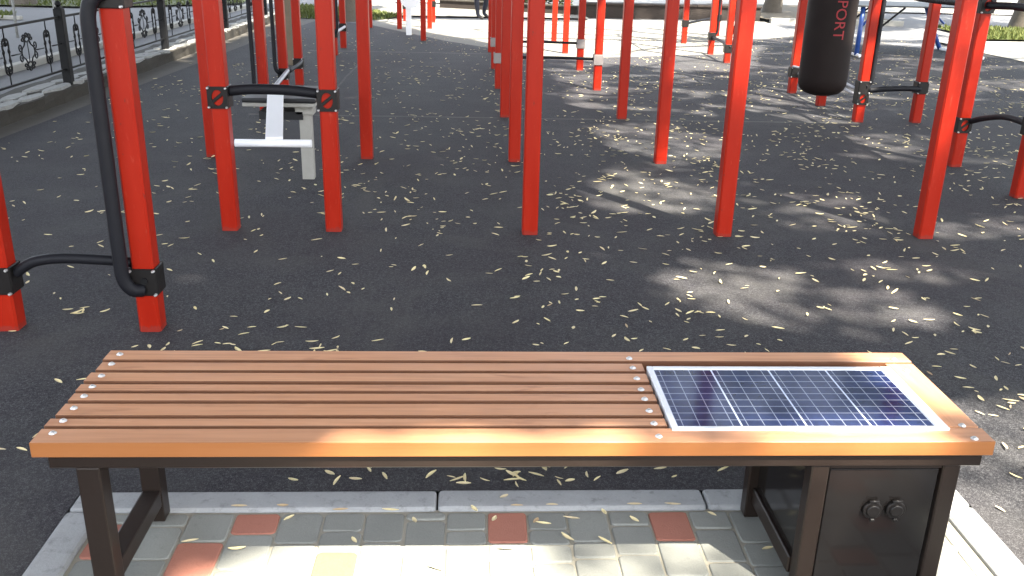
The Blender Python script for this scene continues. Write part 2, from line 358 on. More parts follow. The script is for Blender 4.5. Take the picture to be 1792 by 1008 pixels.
for i in range(len(xs) - 1):
    y = 2.205; q = list(first[i])
    while y > .35:
        ln, c = q.pop(0) if q else (pr.choice([.15, .15, .145, .075, .11]), 1 if pr.random() < .09 else 0)
        paver(xs[i], xs[i + 1], y - ln, y, c); y -= ln
struct(build(pv, 'paving', [M['paver'], M['paver_red']]))
kb = MB()
def kerb_run(x0, x1, y0, y1, along, n):
    for k in range(n):
        if along == 'x': a, c = x0 + (x1 - x0) * k / n, x0 + (x1 - x0) * (k + 1) / n; kb.box(a + .002, c - .002, y0, y1, -.05, .010 + random.uniform(-.0015, .0015), .015, 3)
        else: a, c = y0 + (y1 - y0) * k / n, y0 + (y1 - y0) * (k + 1) / n; kb.box(x0, x1, a + .002, c - .002, -.05, .010 + random.uniform(-.0015, .0015), .015, 3)
kerb_run(-1.105, -.085, 2.212, 2.305, 'x', 1); kerb_run(-.085, 1.46, 2.212, 2.305, 'x', 2)
kerb_run(-1.105, -1.008, .3, 2.208, 'y', 2); kerb_run(1.365, 1.46, .3, 2.208, 'y', 2)
struct(build(kb, 'kerb', M['kerb']))

# ---------------------------------------------------------------- the solar bench
bench = thing('solar_bench', 'varnished wooden slat bench with a solar panel set into its right end', 'bench', (.13, 2.04, 0))
def bench_part(name, mat, fn, loc=None, parent=None):
    b = MB(); fn(b); return build(b, name, mat, parent or bench, loc)
bolt_me = None
def bolt_mesh():
    b = MB(); b.lathe([(.0088, 0), (.0088, .0010), (.0064, .0018), (.0060, .0034), (.0042, .0050), (.0012, .0056)], n=14); return b.mesh('bolt', M['chrome'])
bolt_me = bolt_mesh(); TOP = .455
slats = [(1.803, 1.867, 1.212), (1.880, 1.916, .466), (1.930, 1.989, .466), (2.003, 2.042, .466), (2.056, 2.092, .466), (2.107, 2.157, .466), (2.172, 2.220, .466), (2.234, 2.294, 1.212)]
by_l = [1.846, 1.903, 1.964, 2.025, 2.076, 2.136, 2.206, 2.266]; by_r = [1.829, 1.889, 1.951, 2.012, 2.064, 2.126, 2.190, 2.249]
for (y0, y1, x1), bl, br in zip(slats, by_l, by_r):
    s = bench_part('slat', [M['wood'], M['wood_side'], M['wood_gap_shade']], lambda b: b.box(-.956 + random.uniform(-.003, .003), x1, y0, y1, TOP - .036, TOP + random.uniform(-.0008, .0008), .0014, 1), ((x1 - .956) / 2, (y0 + y1) / 2, TOP - .018))
    for f in s.data.polygons:  # inner and under faces take the dark tone that paints in gap shade
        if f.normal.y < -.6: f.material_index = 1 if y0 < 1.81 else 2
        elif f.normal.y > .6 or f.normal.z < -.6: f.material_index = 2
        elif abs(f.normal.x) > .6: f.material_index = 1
    for x, y in ((-.924, bl), (.436, br)) + (((1.168, br - .012 if y0 < 2 else br - .002),) if x1 > 1 else ()): link('bolt', bolt_me, (x, y, TOP + .0004), s)
eb = bench_part('end_board', M['wood'], lambda b: b.box(-.175, .175, -.0385, .0385, -.018, .018, .0028, 2), (0, 0, 0))
eb.location = Vector((1.1715, 2.0505, TOP - .0187)) - WLOC[bench.name]; eb.rotation_euler.z = math.radians(90)
for y in (2.178, 1.880):
    o = link('bolt', bolt_me, (0, 0, 0)); o.parent = eb; o.location = (y - 2.0505, 0, .0182)
# solar panel: aluminium frame, cell glass, and the tray that carries it
sp = bench_part('solar_panel', M['panel'], lambda b: b.box(.4865, 1.1015, 1.8675, 2.1725, TOP - .020, TOP + .0035), (.4865, 1.8675, TOP))
def fr(b):
    for a in ((.472, .4865, 1.8725 - .018, 2.190), (1.1015, 1.129, 1.8725 - .018, 2.190)): b.box(*a, TOP - .03, TOP + .0065, .0012, 1)
    for a in ((.4868, 1.1012, 1.8725 - .018, 1.8675), (.4868, 1.1012, 2.1725, 2.190)): b.box(*a, TOP - .03, TOP + .0063, .0012, 1)
bench_part('panel_frame', M['alu'], fr, parent=sp)
def tray(b): b.box(.478, 1.126, 1.876, 2.226, TOP - .060, TOP - .034)
bench_part('panel_tray', M['black'], tray)
def frame(b):
    b.box(-.930, 1.197, 1.815, 1.846, .383, .418, .003, 1); b.box(-.930, 1.197, 2.246, 2.277, .383, .418, .003, 1)
    b.box(-.929, -.896, 1.8465, 2.2455, .384, .417, .003, 1); b.box(1.163, 1.196, 1.8465, 2.2455, .384, .417, .003, 1); b.box(.43, .46, 1.8465, 2.2455, .384, .417, .003, 1)
bench_part('frame', M['brownframe'], frame)
for (x0, x1, y0, y1) in ((-.874, -.822, 1.818, 1.868), (-.876, -.824, 2.165, 2.215)):
    bench_part('leg', M['brownframe'], lambda b: b.box(x0, x1, y0, y1, .0, .383, .004, 2), ((x0 + x1) / 2, (y0 + y1) / 2, 0))
bench_part('leg_rail', M['brownframe'], lambda b: b.box(-.874, -.826, 1.8685, 2.1645, .052, .100, .004, 2), (-.85, 2.0, .05))
# steel cabinet under the panel end
def cab(b):
    for (x0, x1, y0, y1) in ((.800, .842, 1.820, 1.862), (1.112, 1.154, 1.820, 1.862), (.780, .822, 2.170, 2.212), (1.112, 1.154, 2.170, 2.212)): b.box(x0, x1, y0, y1, 0, .383, .003, 1)
    for x0 in (.794, 1.118): b.box(x0, x0 + .034, 1.8625, 2.1695, .050, .098, .003, 1)
    b.box(.8425, 1.1115, 1.824, 1.858, .022, .058, .002, 1); b.box(.8425, 1.1115, 1.824, 1.858, .372, .3825, .002, 1)
cb = bench_part('cabinet', M['brownframe'], cab)
bench_part('side_panel', M['black'], lambda b: b.box(.806, .812, 1.8625, 2.1695, .0985, .383), (.81, 2.0, .1), cb)
bench_part('side_panel', M['black'], lambda b: b.box(1.134, 1.140, 1.8625, 2.1695, .0985, .383), (1.137, 2.0, .1), cb)
bench_part('back_panel', M['black'], lambda b: b.box(.8225, 1.1115, 2.196, 2.202, .060, .383), (.97, 2.2, .1), cb)
bench_part('door', M['black'], lambda b: b.box(.8465, 1.1075, 1.828, 1.836, .0615, .3685, .002, 1), (.977, 1.83, .06), cb)
def knob(b, x):
    b.tube([(x, 1.8285, .260), (x, 1.820, .260), (x, 1.818, .260)], [.0235, .0235, .0215], 28); b.tube([(x, 1.820, .260), (x, 1.815, .260), (x, 1.8135, .260)], [.0165, .0160, .0135], 24)
    b.tube([(x - .012, 1.820, .2845), (x + .012, 1.820, .2845)], .0042, 10); b.box(x - .006, x + .006, 1.8125, 1.8205, .232, .240, .002, 1)
for x in (.962, 1.018): bench_part('socket_cover', M['clampm'], lambda b: knob(b, x), (x, 1.825, .262), cb)

# ---------------------------------------------------------------- workout frames
def post_mesh(h):
    b = MB(); a = .0425; c = .0085
    P = [(-a + c, -a), (a - c, -a), (a, -a + c), (a, a - c), (a - c, a), (-a + c, a), (-a, a - c), (-a, -a + c)]
    b.prism(P, -.1, h); b.box(-.041, .041, -.041, .041, h, h + .006, .003, 1)
    return b.mesh('post', M['red'])
POST = post_mesh(2.45)
def clamp_mesh(mat_key, emblem):
    """a cast collar of four plates; the front and back plates have a round window crossed by a slanting bar"""
    b = MB(); w = .052; h = .056; t0, t1 = .0435, .0525
    for s in (-1, 1):
        x0, x1 = sorted((s * t0, s * t1)); b.box(x0, x1, -t0, t0, -h, h, .003, 1)
        y0, y1 = sorted((s * t0, s * t1))
        if not emblem: b.box(-w, w, y0, y1, -h, h, .003, 1); continue
        n = 32; rings = []
        for yy in (s * t0, s * (t1 + .002)):
            outer, inner = [], []
            for k in range(n):
                a = 2 * math.pi * k / n; ca, sa = math.cos(a), math.sin(a); m = max(abs(ca), abs(sa))
                outer.append(b.bm.verts.new((ca / m * w, yy, sa / m * h))); inner.append(b.bm.verts.new((ca * .030 - sa * .010 * 0, yy, sa * .041)))
            rings.append((outer, inner))
        (o0, i0), (o1, i1) = rings
        for k in range(n):
            j = (k + 1) % n
            for q in ((o0[k], o0[j], o1[j], o1[k]), (i0[k], i1[k], i1[j], i0[j]), (o1[k], o1[j], i1[j], i1[k]), (o0[k], i0[k], i0[j], o0[j])): b.bm.faces.new(q)
        mt = Matrix.Translation((0, s * .0485, 0)) @ Matrix.Rotation(math.radians(40 * -s * -1), 4, 'Y')
        b.box(-.0405, .0405, -.0042, .0042, -.0085, .0085, .002, 1, mt)
    bmesh.ops.recalc_face_normals(b.bm, faces=b.bm.faces)
    return b.mesh('clamp', M[mat_key])
CL_E, CL_P, CL_G = clamp_mesh('clampm', True), clamp_mesh('clampm', False), clamp_mesh('clampg', False)
def cbolt():
    b = MB(); b.tube([(0, .004, 0), (0, -.010, 0)], .0062, 8); b.tube([(0, -.010, 0), (0, -.014, 0)], [.0062, .003], 8); return b.mesh('bolt', M['chrome'])
CB = cbolt()
SPOT = {}
def add_post(root, x, y, me=POST): return link('post', me, (x, y, 0), root)
def add_clamp(root, x, y, z, kind=CL_E, bolts=True):
    c = link('clamp', kind, (x, y, z), root)
    if bolts:
        for sx in (-1, 1):
            for sz in (-1, 1): link('bolt', CB, (x + sx * .045, y - .0535, z + sz * .049), c)
    return c
def add_bar(root, pts, r=.022, m='foam', name='bar', n=12, k=6):
    b = MB(); P = smooth_path(pts, k) if len(pts) > 2 else pts; b.tube(P, r, n)
    return build(b, name, M[m], root, pts[0])
def handle(root, x, y, side, z0, z1, r=.026, fwd=.06):
    """foam covered D handle that leaves the front of the lower clamp, runs up beside the post and returns to the upper clamp"""
    ox = side * .062
    return add_bar(root, [(x, y - .045, z0), (x + ox * .55, y - fwd - .01, z0 + .012), (x + ox * .95, y - fwd - .018, z0 + .06), (x + ox, y - fwd - .02, z0 + .16), (x + ox, y - fwd - .02, (z0 + z1) / 2),
                          (x + ox, y - fwd - .02, z1 - .16), (x + ox * .9, y - fwd - .018, z1 - .06), (x + ox * .5, y - fwd - .01, z1 - .012), (x, y - .045, z1)], r, name='handle')
GR = 'red workout frames on the dark rubber surface'
def frame_thing(label, loc): return thing('workout_rig', label, 'workout rig', loc, GR)

f1 = frame_thing('red two-post frame at far left, nearest the bench, with a thick black handle', (-1.56, 3.5, 0))
for x in (-1.28, -1.842): add_post(f1, x, 3.505); add_clamp(f1, x, 3.505, .218, CL_P)
add_clamp(f1, -1.28, 3.505, 1.31, CL_P)
add_bar(f1, [(-1.79, 3.505, .235), (-1.755, 3.505, .262), (-1.70, 3.505, .288), (-1.60, 3.505, .30), (-1.45, 3.505, .295), (-1.33, 3.505, .285)], .021)
handle(f1, -1.285, 3.505, -1, .185, 1.31, .027)
link('bar_end_cap', (lambda b: (b.tube([(0, 0, 0), (0, -.006, 0)], .014, 16), b)[1])(MB()).mesh('bar_end_cap', M['iron']), (-1.275, 3.452, .225), f1)

f2 = frame_thing('red two-post frame with a padded black bar above a white T-shaped rest', (-1.02, 4.9, 0))
for x in (-1.30, -.740): add_post(f2, x, 4.893); add_clamp(f2, x, 4.893, .72 - .012 * (x + 1.02), CL_E)
add_bar(f2, [(-1.25, 4.893, .752), (-1.15, 4.893, .762), (-1.0, 4.893, .762), (-.9, 4.893, .757), (-.79, 4.893, .745)], .027)
b = MB(); b.tube([(-1.30, 4.893, 2.3), (-.74, 4.893, 2.3)], .017, 10); build(b, 'overhead_bar', M['red'], f2)

f3 = frame_thing('red two-post frame without bars, standing right behind the padded-bar frame at left', (-1.3, 6.7, 0))
for x in (-1.862, -.75): add_post(f3, x, 6.70)
b = MB(); b.tube([(-1.862, 6.70, 2.3), (-.75, 6.70, 2.3)], .017, 10); build(b, 'overhead_bar', M['red'], f3)

f4 = frame_thing('red three-post frame at left with stepped black bars and two thin black handles', (-1.86, 9.4, 0))
YS = (8.51, 9.46, 10.31)
for y in YS: add_post(f4, -1.862, y)
add_clamp(f4, -1.862, 8.51, .16, CL_P); add_clamp(f4, -1.862, 9.46, .235, CL_P); add_clamp(f4, -1.862, 10.31, .235, CL_P)
add_bar(f4, [(-1.83, 8.45, .17), (-1.80, 8.9, .235), (-1.81, 9.40, .27)], .020, 'steel'); add_bar(f4, [(-1.82, 9.5, .25), (-1.80, 9.9, .26), (-1.82, 10.27, .26)], .020)
handle(f4, -1.866, 8.51, -1, .20, 1.3, .019); handle(f4, -1.866, 9.46, -1, .24, 1.3, .019)
b = MB(); b.tube([(-1.862, 8.51, 2.3), (-1.862, 10.31, 2.3)], .017, 10); build(b, 'overhead_bar', M['red'], f4)

f5 = frame_thing('distant red two-post frame at left with low clamps, half hidden behind a nearer post', (-1.87, 13.6, 0))
for y in (13.14, 14.09): add_post(f5, -1.87, y); add_clamp(f5, -1.87, y, .30, CL_P, False)
add_bar(f5, [(-1.84, 13.14, .31), (-1.82, 13.6, .32), (-1.84, 14.09, .31)], .02, 'steel'); handle(f5, -1.872, 13.14, 1, .3, 1.3, .018)
b = MB(); b.tube([(-1.87, 13.14, 2.3), (-1.87, 14.09, 2.3)], .017, 10); build(b, 'overhead_bar', M['red'], f5)

mk = frame_thing('long double row of red posts running away through the middle of the ground', (.87, 4.87, 0))
rows = [4.868, 6.665, 8.51, 10.29, 12.0, 13.9, 15.6]
for i, y in enumerate(rows):
    for x in ((.335, 1.415) if i < 6 else (1.395,)): add_post(mk, x - .006 * i * (1 if x < 1 else .4), y)
for y in (10.29, 12.0):
    for x in (.31, 1.405): add_clamp(mk, x, y, .333, CL_G, False)
    add_bar(mk, [(.36, y, .338), (.87, y, .345), (1.355, y, .338)], .016)
b = MB()
for x in (.32, 1.405): b.tube([(x, 4.868, 2.32), (x, 13.9, 2.32)], .019, 10)
build(b, 'top_rail', M['red'], mk)
for y in np.arange(5.4, 13.8, .62): b = MB(); b.tube([(.34, y, 2.32), (1.385, y, 2.32)], .0155, 8); build(b, 'rung', M['black'], mk)

f7 = thing('workout_post', 'single red post standing alone in the front row, right of the double row', 'post', (2.56, 4.86, 0))
add_post(f7, 2.56, 4.86)
b = MB(); b.tube([(2.56, 4.86, 2.3), (2.56, 5.3, 2.3)], .017, 10); build(b, 'top_bar', M['red'], f7)

f8 = frame_thing('red six-post frame at right with black bars, beside the hanging punching bag', (3.65, 8.0, 0))
for x, y in ((3.64, 5.78), (3.66, 6.69), (3.655, 8.535), (4.215, 8.545), (3.635, 9.46), (3.615, 10.31)): add_post(f8, x, y)
add_clamp(f8, 3.66, 6.69, .318, CL_E); add_clamp(f8, 3.66, 6.69, 1.17, CL_E)
add_clamp(f8, 3.655, 8.535, .33, CL_P); add_clamp(f8, 3.655, 8.535, .225, CL_E); add_clamp(f8, 4.215, 8.545, .33, CL_P); add_clamp(f8, 3.615, 10.31, .235, CL_P)
add_clamp(f8, 3.64, 5.78, .47, CL_P); add_clamp(f8, 3.635, 9.46, .28, CL_P)
add_bar(f8, [(3.70, 6.66, .345), (3.72, 6.5, .40), (3.70, 6.2, .46), (3.66, 5.85, .47)], .022)
add_bar(f8, [(3.70, 8.50, .30), (3.85, 8.49, .318), (4.05, 8.49, .325), (4.19, 8.50, .32)], .026)
add_bar(f8, [(3.66, 6.74, 1.19), (3.70, 7.2, 1.16), (3.70, 8.0, 1.16), (3.66, 8.48, 1.19)], .026); add_bar(f8, [(3.66, 6.64, 1.17), (3.69, 6.4, 1.18), (3.68, 6.1, 1.18), (3.65, 5.83, 1.18)], .026)
for dx, z in ((-.03, .30), (.03, .22)): add_bar(f8, [(3.655 + dx, 8.59, z), (3.64 + dx, 9.0, z + .02), (3.635 + dx, 9.42, z + .01)], .014, 'steel'); add_bar(f8, [(3.63 + dx, 9.5, z), (3.63 + dx, 9.9, z + .01), (3.615 + dx, 10.27, z)], .014, 'steel')
handle(f8, 3.66, 8.535, 1, .33, 1.4, .024, .0); add_clamp(f8, 3.655, 8.535, 1.42, CL_P)
b = MB(); b.tube([(3.655, 8.535, 2.3), (3.1, 8.2, 2.3)], .02, 10); build(b, 'bag_arm', M['red'], f8)
b = MB(); b.tube([(3.66, 6.69, 2.3), (3.66, 10.31, 2.3)], .017, 10); build(b, 'overhead_bar', M['red'], f8)

f9 = frame_thing('distant red four-post frame at right between the double row and the punching bag', (3.8, 14.8, 0))
for x, y in ((3.605, 13.09), (3.635, 14.15), (3.575, 15.74), (4.50, 17.2)): add_post(f9, x, y)
for x, y, z in ((3.605, 13.09, .20), (3.635, 14.15, .27), (3.575, 15.74, .33), (4.50, 17.2, .33)): add_clamp(f9, x, y, z, CL_P, False)
add_bar(f9, [(3.61, 15.74, .33), (4.0, 16.4, .335), (4.47, 17.2, .33)], .02); add_bar(f9, [(3.605, 13.09, .22), (3.64, 13.6, .25), (3.635, 14.15, .26)], .02)
handle(f9, 3.61, 13.09, 1, .22, 1.3, .02, .02); handle(f9, 3.64, 14.15, 1, .28, 1.3, .018, .02)
b = MB(); b.tube([(3.605, 13.09, 2.3), (3.575, 15.74, 2.3), (4.5, 17.2, 2.3)], .017, 10); build(b, 'overhead_bar', M['red'], f9)

f10 = frame_thing('farthest red frame of thin posts around the white round sign', (-1.0, 17.4, 0))
for x, y in ((-1.285, 17.42), (-.745, 17.6), (-.735, 19.02), (-1.295, 19.17), (-1.835, 17.58), (-.755, 15.39)): add_post(f10, x, y)
b = MB(); b.tube([(-1.29, 17.42, 2.3), (-.745, 17.6, 2.3)], .017, 8); b.tube([(-1.29, 19.1, 2.3), (-.735, 19.02, 2.3)], .017, 8); b.tube([(-.755, 15.39, 2.3), (-.74, 19.02, 2.3)], .017, 8); b.tube([(-1.835, 17.58, 2.3), (-1.285, 17.42, 2.3)], .017, 8); build(b, 'overhead_bar', M['red'], f10)
for z in (.24, .34): add_bar(f10, [(-1.25, 19.1, z), (-1.0, 19.1, z + .005), (-.78, 19.02, z)], .014, 'steel')
add_clamp(f10, -.735, 19.02, .36, CL_P, False); add_clamp(f10, -1.295, 19.17, .30, CL_P, False)

# sit-up bench with the white T-shaped foot rest
su = thing('sit_up_bench', 'black sit-up board with a white T-shaped foot rest, behind the padded bar', 'exercise bench', (-1.1, 6.0, 0))
b = MB(); b.box(-1.452, -.985, 5.96, 6.55, .515, .545, .01, 2); b.box(-1.36, -1.08, 6.02, 6.4, .40, .452); build(b, 'board', M['pad'], su)
b = MB(); b.box(-1.45, -.99, 5.962, 6.548, .490, .5145, .004, 1); build(b, 'board_rim', M['board_grey'], su)
b = MB(); b.prism([(-1.106, 6.03), (-1.030, 6.03), (-1.030, 6.10), (-1.106, 6.10)], -.05, .489); b.box(-1.13, -1.01, 6.02, 6.13, .43, .4895, .006, 1); build(b, 'leg', M['board_grey'], su)
b = MB()
mt = Matrix.Translation((-1.172, 5.60, .495)) @ Matrix.Rotation(math.radians(9.5), 4, 'Z') @ Matrix.Rotation(math.radians(14.5), 4, 'X')
b.box(-.049, .049, -.315, .36, -.015, .015, .006, 2, mt); build(b, 'stem', M['white'], su)
b = MB(); b.tube([(-1.342, 5.29, .396), (-.908, 5.29, .398)], .0225, 18); build(b, 'roller', M['white'], su)
b = MB(); b.tube([(-1.203, 5.93, .55), (-1.199, 5.93, .622)], .0075, 8); build(b, 'pin', M['white'], su)

# plank boards of the inclined benches
bb = thing('incline_board', 'weathered brown plank standing among the red posts at left', 'exercise board', (-2.26, 12.0, 0))
b = MB(); b.box(-.055, .055, -.02, .02, 0, 1.35, .006, 1, Matrix.Translation((-2.235, 11.98, -.02)) @ Matrix.Rotation(math.radians(-3), 4, 'Y') @ Matrix.Rotation(math.radians(-6), 4, 'X')); build(b, 'plank', M['board_brown'], bb)
b = MB(); b.tube([(-2.27, 12.05, .55), (-2.27, 12.55, 0)], .02, 8); build(b, 'brace', M['iron'], bb)
bb = thing('incline_board', 'pale grey plank with a black pad standing among the red posts at right', 'exercise board', (4.5, 15.8, 0))
b = MB(); b.box(-.06, .06, -.02, .02, 0, .75, .006, 1, Matrix.Translation((4.50, 15.75, -.02)) @ Matrix.Rotation(math.radians(2), 4, 'Y') @ Matrix.Rotation(math.radians(-8), 4, 'X')); build(b, 'plank', M['board_grey'], bb)
b = MB(); b.box(4.38, 4.50, 15.80, 16.0, .50, 1.2, .02, 2); build(b, 'back_pad', M['pad'], bb)
b = MB(); b.tube([(4.52, 15.85, .55), (4.52, 16.35, 0)], .02, 8); build(b, 'brace', M['iron'], bb)

# white round sign
sg = thing('round_sign', 'white round sign plate on a white post among the farthest red posts', 'sign', (-1.05, 16.3, 0))
b = MB(); b.box(-1.092, -1.002, 16.27, 16.33, -.05, .60, .006, 1); build(b, 'post', M['white'], sg)
b = MB(); b.tube([(-1.01, 16.262, .612), (-1.01, 16.245, .612)], .172, 40); build(b, 'sign_plate', M['white'], sg)

# punching bag
bag = thing('punching_bag', 'black punching bag with red vertical lettering hanging at right', 'punching bag', (3.1, 8.2, 1.3))
BX, BY, BR = 3.112, 8.13, .2085
b = MB(); b.lathe([(.02, .305), (.09, .310), (.15, .330), (.188, .362), (.205, .41), (BR, .47), (BR + .001, .9), (BR, 1.4), (BR - .01, 1.47), (.12, 1.5), (.03, 1.505)], (BX, BY), 40)
body = build(b, 'body', M['bag'], bag)
def bag_text(s):
    cu = bpy.data.curves.new('lettering', 'FONT'); cu.body = s; cu.size = .128; cu.extrude = 0.0008; cu.resolution_u = 3; cu.align_x = 'RIGHT'; cu.space_character = 1.0
    o = bpy.data.objects.new('tmp', cu); COL.objects.link(o); dg = bpy.context.evaluated_depsgraph_get()
    me = bpy.data.meshes.new_from_object(o.evaluated_get(dg)); bpy.data.objects.remove(o)
    bm = bmesh.new(); bm.from_mesh(me); bmesh.ops.subdivide_edges(bm, edges=[e for e in bm.edges if e.calc_length() > .02], cuts=3)
    a0 = math.radians(-90 + 2)
    for v in bm.verts:   # baseline runs down the bag, letters lie on the curved leather
        run, up, dep = v.co.x, v.co.y, v.co.z
        a = a0 + (up - .045) / BR; r = BR + .0035 + dep
        v.co = Vector((BX + r * math.cos(a), BY + r * math.sin(a), .800 - run))
    bm.to_mesh(me); bm.free(); me.materials.clear(); me.materials.append(M['bagtext']); return me
lt = link('lettering', bag_text('SPORT'), (0, 0, 0)); lt.parent = body; lt.location = -WLOC[body.name]
b = MB()
for k in range(4): a = k * math.pi / 2 + .6; b.tube([(BX + .15 * math.cos(a), BY + .15 * math.sin(a), 1.49), (BX, BY, 1.95)], .006, 6)
b.tube([(BX, BY, 1.95), (3.1, 8.2, 2.29)], .008, 6); build(b, 'chain', M['chrome'], bag)

# table with blue legs
tt = thing('games_table', 'dark topped table on blue steel legs beyond the punching bag', 'table', (6.9, 14.8, 0))
b = MB(); b.box(5.55, 8.2, 14.15, 15.65, .735, .76, .004, 1); build(b, 'table_top', M['tabletop'], tt)
for x, sl in ((5.93, 0), (7.85, -.38)):
    for y in (14.25, 15.5):
        b = MB(); b.tube([(x + sl, y, .735), (x, y, .02)], .035, 10); b.tube([(x, y, .42), (x + .22 * (1 if sl == 0 else -1) + sl * .3, y, .72)], .018, 8); build(b, 'leg', M['blue'], tt)
    b = MB(); b.tube([(x, 14.1, .025), (x, 15.65, .025)], .025, 8); build(b, 'foot_bar', M['white'], tt)
for y in (14.3, 15.45): b = MB(); b.tube([(6.05, y, .25), (6.6, y, .73)], .016, 8); build(b, 'brace', M['iron'], tt)

# ---------------------------------------------------------------- fence on the stone kerb wall at left
wl = thing('kerb_wall', 'low dark stone kerb wall with pale broken cap under the iron fence', 'low wall', (-3.9, 11, 0))
b = MB()
ny = 90; prof = lambda y: [(-3.80 + .06 * (y - 11) / 8, -.05), (-3.795 + .06 * (y - 11) / 8, .06), (-3.79 + .06 * (y - 11) / 8, .122), (-3.83 + .06 * (y - 11) / 8, .128), (-4.25, .120), (-4.25, -.05)]
rows_ = []
for k in range(ny + 1):
    y = 1.5 + 19 * k / ny; rows_.append([b.bm.verts.new((x + random.uniform(-.014, .014) * (j < 4), y, z + random.uniform(-.012, .012) * (0 < j < 5))) for j, (x, z) in enumerate(prof(y))])
for A, B_ in zip(rows_, rows_[1:]):
    for j in range(5): f = b.bm.faces.new((A[j], A[j + 1], B_[j + 1], B_[j])); f.material_index = 0
bmesh.ops.recalc_face_normals(b.bm, faces=b.bm.faces)
build(b, 'wall_face', M['wall'], wl)
b = MB(); rr_ = random.Random(5); y = 1.6
while y < 20.3:
    ln = rr_.uniform(.22, .75); x0 = -3.80 + .06 * (y - 11) / 8
    for xa, xb in ((x0 - .13, x0 - .005), (x0 - .30, x0 - .14)):
        w2 = rr_.uniform(.6, 1.0); P = []
        for kk in range(9):
            a = 2 * math.pi * kk / 9; P.append(((xa + xb) / 2 + (xb - xa) / 2 * math.cos(a) * rr_.uniform(.8, 1.25), y + ln / 2 + ln / 2 * math.sin(a) * rr_.uniform(.85, 1.12)))
        cx, cy = (xa + xb) / 2, y + ln / 2; zt = rr_.uniform(.133, .150)
        b.prism(P, .11, zt, [(cx + (px - cx) * .90, cy + (py - cy) * .95) for px, py in P])
    y += ln * .96
build(b, 'cap_stones', M['cap'], wl)

fe = thing('iron_fence', 'black wrought iron fence with oval and flower ornaments on the left kerb wall', 'fence', (-3.9, 9.26, .13))
FX = -3.9; FY = [3.1, 6.16, 9.26, 12.29, 15.40, 18.4]
def fpost():
    b = MB(); b.box(-.04, .04, -.04, .04, -.02, .70, .004, 1); b.box(-.03, .03, -.03, .03, .70, .715)
    b.lathe([(.012, .714), (.022, .725), (.030, .742), (.026, .760), (.012, .772), (.003, .776)], n=14); return b.mesh('post', M['iron'])
FP = fpost()
def spiral(c, r, a0, turns, k=14):
    return [(0, c[0] + r * (1 - .75 * t) * math.cos(a0 + turns * 2 * math.pi * t), c[1] + r * (1 - .75 * t) * math.sin(a0 + turns * 2 * math.pi * t)) for t in [i / k for i in range(k + 1)]]
def orn_link():
    b = MB(); out = []
    for k in range(40):
        a = 2 * math.pi * k / 40; wv = .078 + .016 * math.cos(2 * a + math.pi); out.append((0, wv * math.cos(a) * (1 + .2 * math.cos(2 * a + math.pi)), .15 * math.sin(a)))
    b.tube(out, .0075, 6, close=True)
    b.tube([(0, 0, .15), (0, 0, .245)], .006, 6); b.tube([(0, 0, -.15), (0, 0, -.245)], .006, 6)
    for sg_ in (-1, 1):
        b.tube(spiral((-.03, sg_ * .108), .030, 0, 1.1), .0065, 5); b.tube(spiral((.03, sg_ * .108), .030, math.pi, -1.1), .0065, 5)
        b.tube([(0, 0, sg_ * .15), (0, 0, sg_ * .085)], .009, 6)
        for sy in (-1, 1): b.tube(spiral((sy * .055, sg_ * .038), .026, math.pi / 2, sy * 1.0), .0055, 5)
    return b.mesh('link_ornament', M['iron'])
def orn_flower():
    b = MB()
    for sg_ in (-1, 1):
        b.tube([(0, .045 * math.cos(2 * math.pi * k / 16), sg_ * .108 + .022 * math.sin(2 * math.pi * k / 16)) for k in range(16)], .008, 5, close=True)
        for k in range(5):
            a = math.pi * (k / 4) if sg_ > 0 else math.pi * (1 + k / 4); c = (.078 * math.cos(a), sg_ * .108 + .040 * math.sin(a))
            b.tube([(0, c[0] + .022 * math.cos(2 * math.pi * j / 8), c[1] + .012 * math.sin(2 * math.pi * j / 8)) for j in range(8)], .0075, 5, close=True)
        for sy in (-1, 1):
            b.tube(smooth_path([(0, sy * .045, sg_ * .09), (0, sy * .065, sg_ * .06), (0, sy * .115, sg_ * .03), (0, sy * .125, 0)], 4), .0065, 5)
            b.tube(spiral((sy * .138, sg_ * .048), .036, -sg_ * math.pi / 2, sy * sg_ * 1.0), .006, 5)
    b.tube([(0, 0, .085), (0, .004, 0), (0, 0, -.085)], .004, 5)
    return b.mesh('flower_ornament', M['iron'])
OL, OF = orn_link(), orn_flower()
for y in FY: link('post', FP, (FX, y, .13), fe)
for ya, yb in zip(FY, FY[1:]):
    for z, r in ((.755, .013), (.270, .012)):
        b = MB(); b.box(FX - r, FX + r, ya + .041, yb - .041, z - r * .8, z + r * .8, .002, 1); build(b, 'rail', M['iron'], fe, (FX, ya, z))
    ps = [ya + (yb - ya) * t for t in (.11, .24, .37, .63, .76, .89)]
    cuts = [ya + .04] + [v for p, w in zip(ps, (.085, .125, .085, .085, .125, .085)) for v in (p - w, p + w)] + [yb - .04]
    b = MB()
    for k in range(0, len(cuts), 2): b.tube([(FX, cuts[k], .512), (FX, cuts[k + 1], .512)], .0055, 6)
    build(b, 'middle_rail', M['iron'], fe, (FX, ya, .512))
    for k, y in enumerate(ps): o = link('link_ornament' if k % 3 != 1 else 'flower_ornament', OL if k % 3 != 1 else OF, (FX, y, .512), fe)

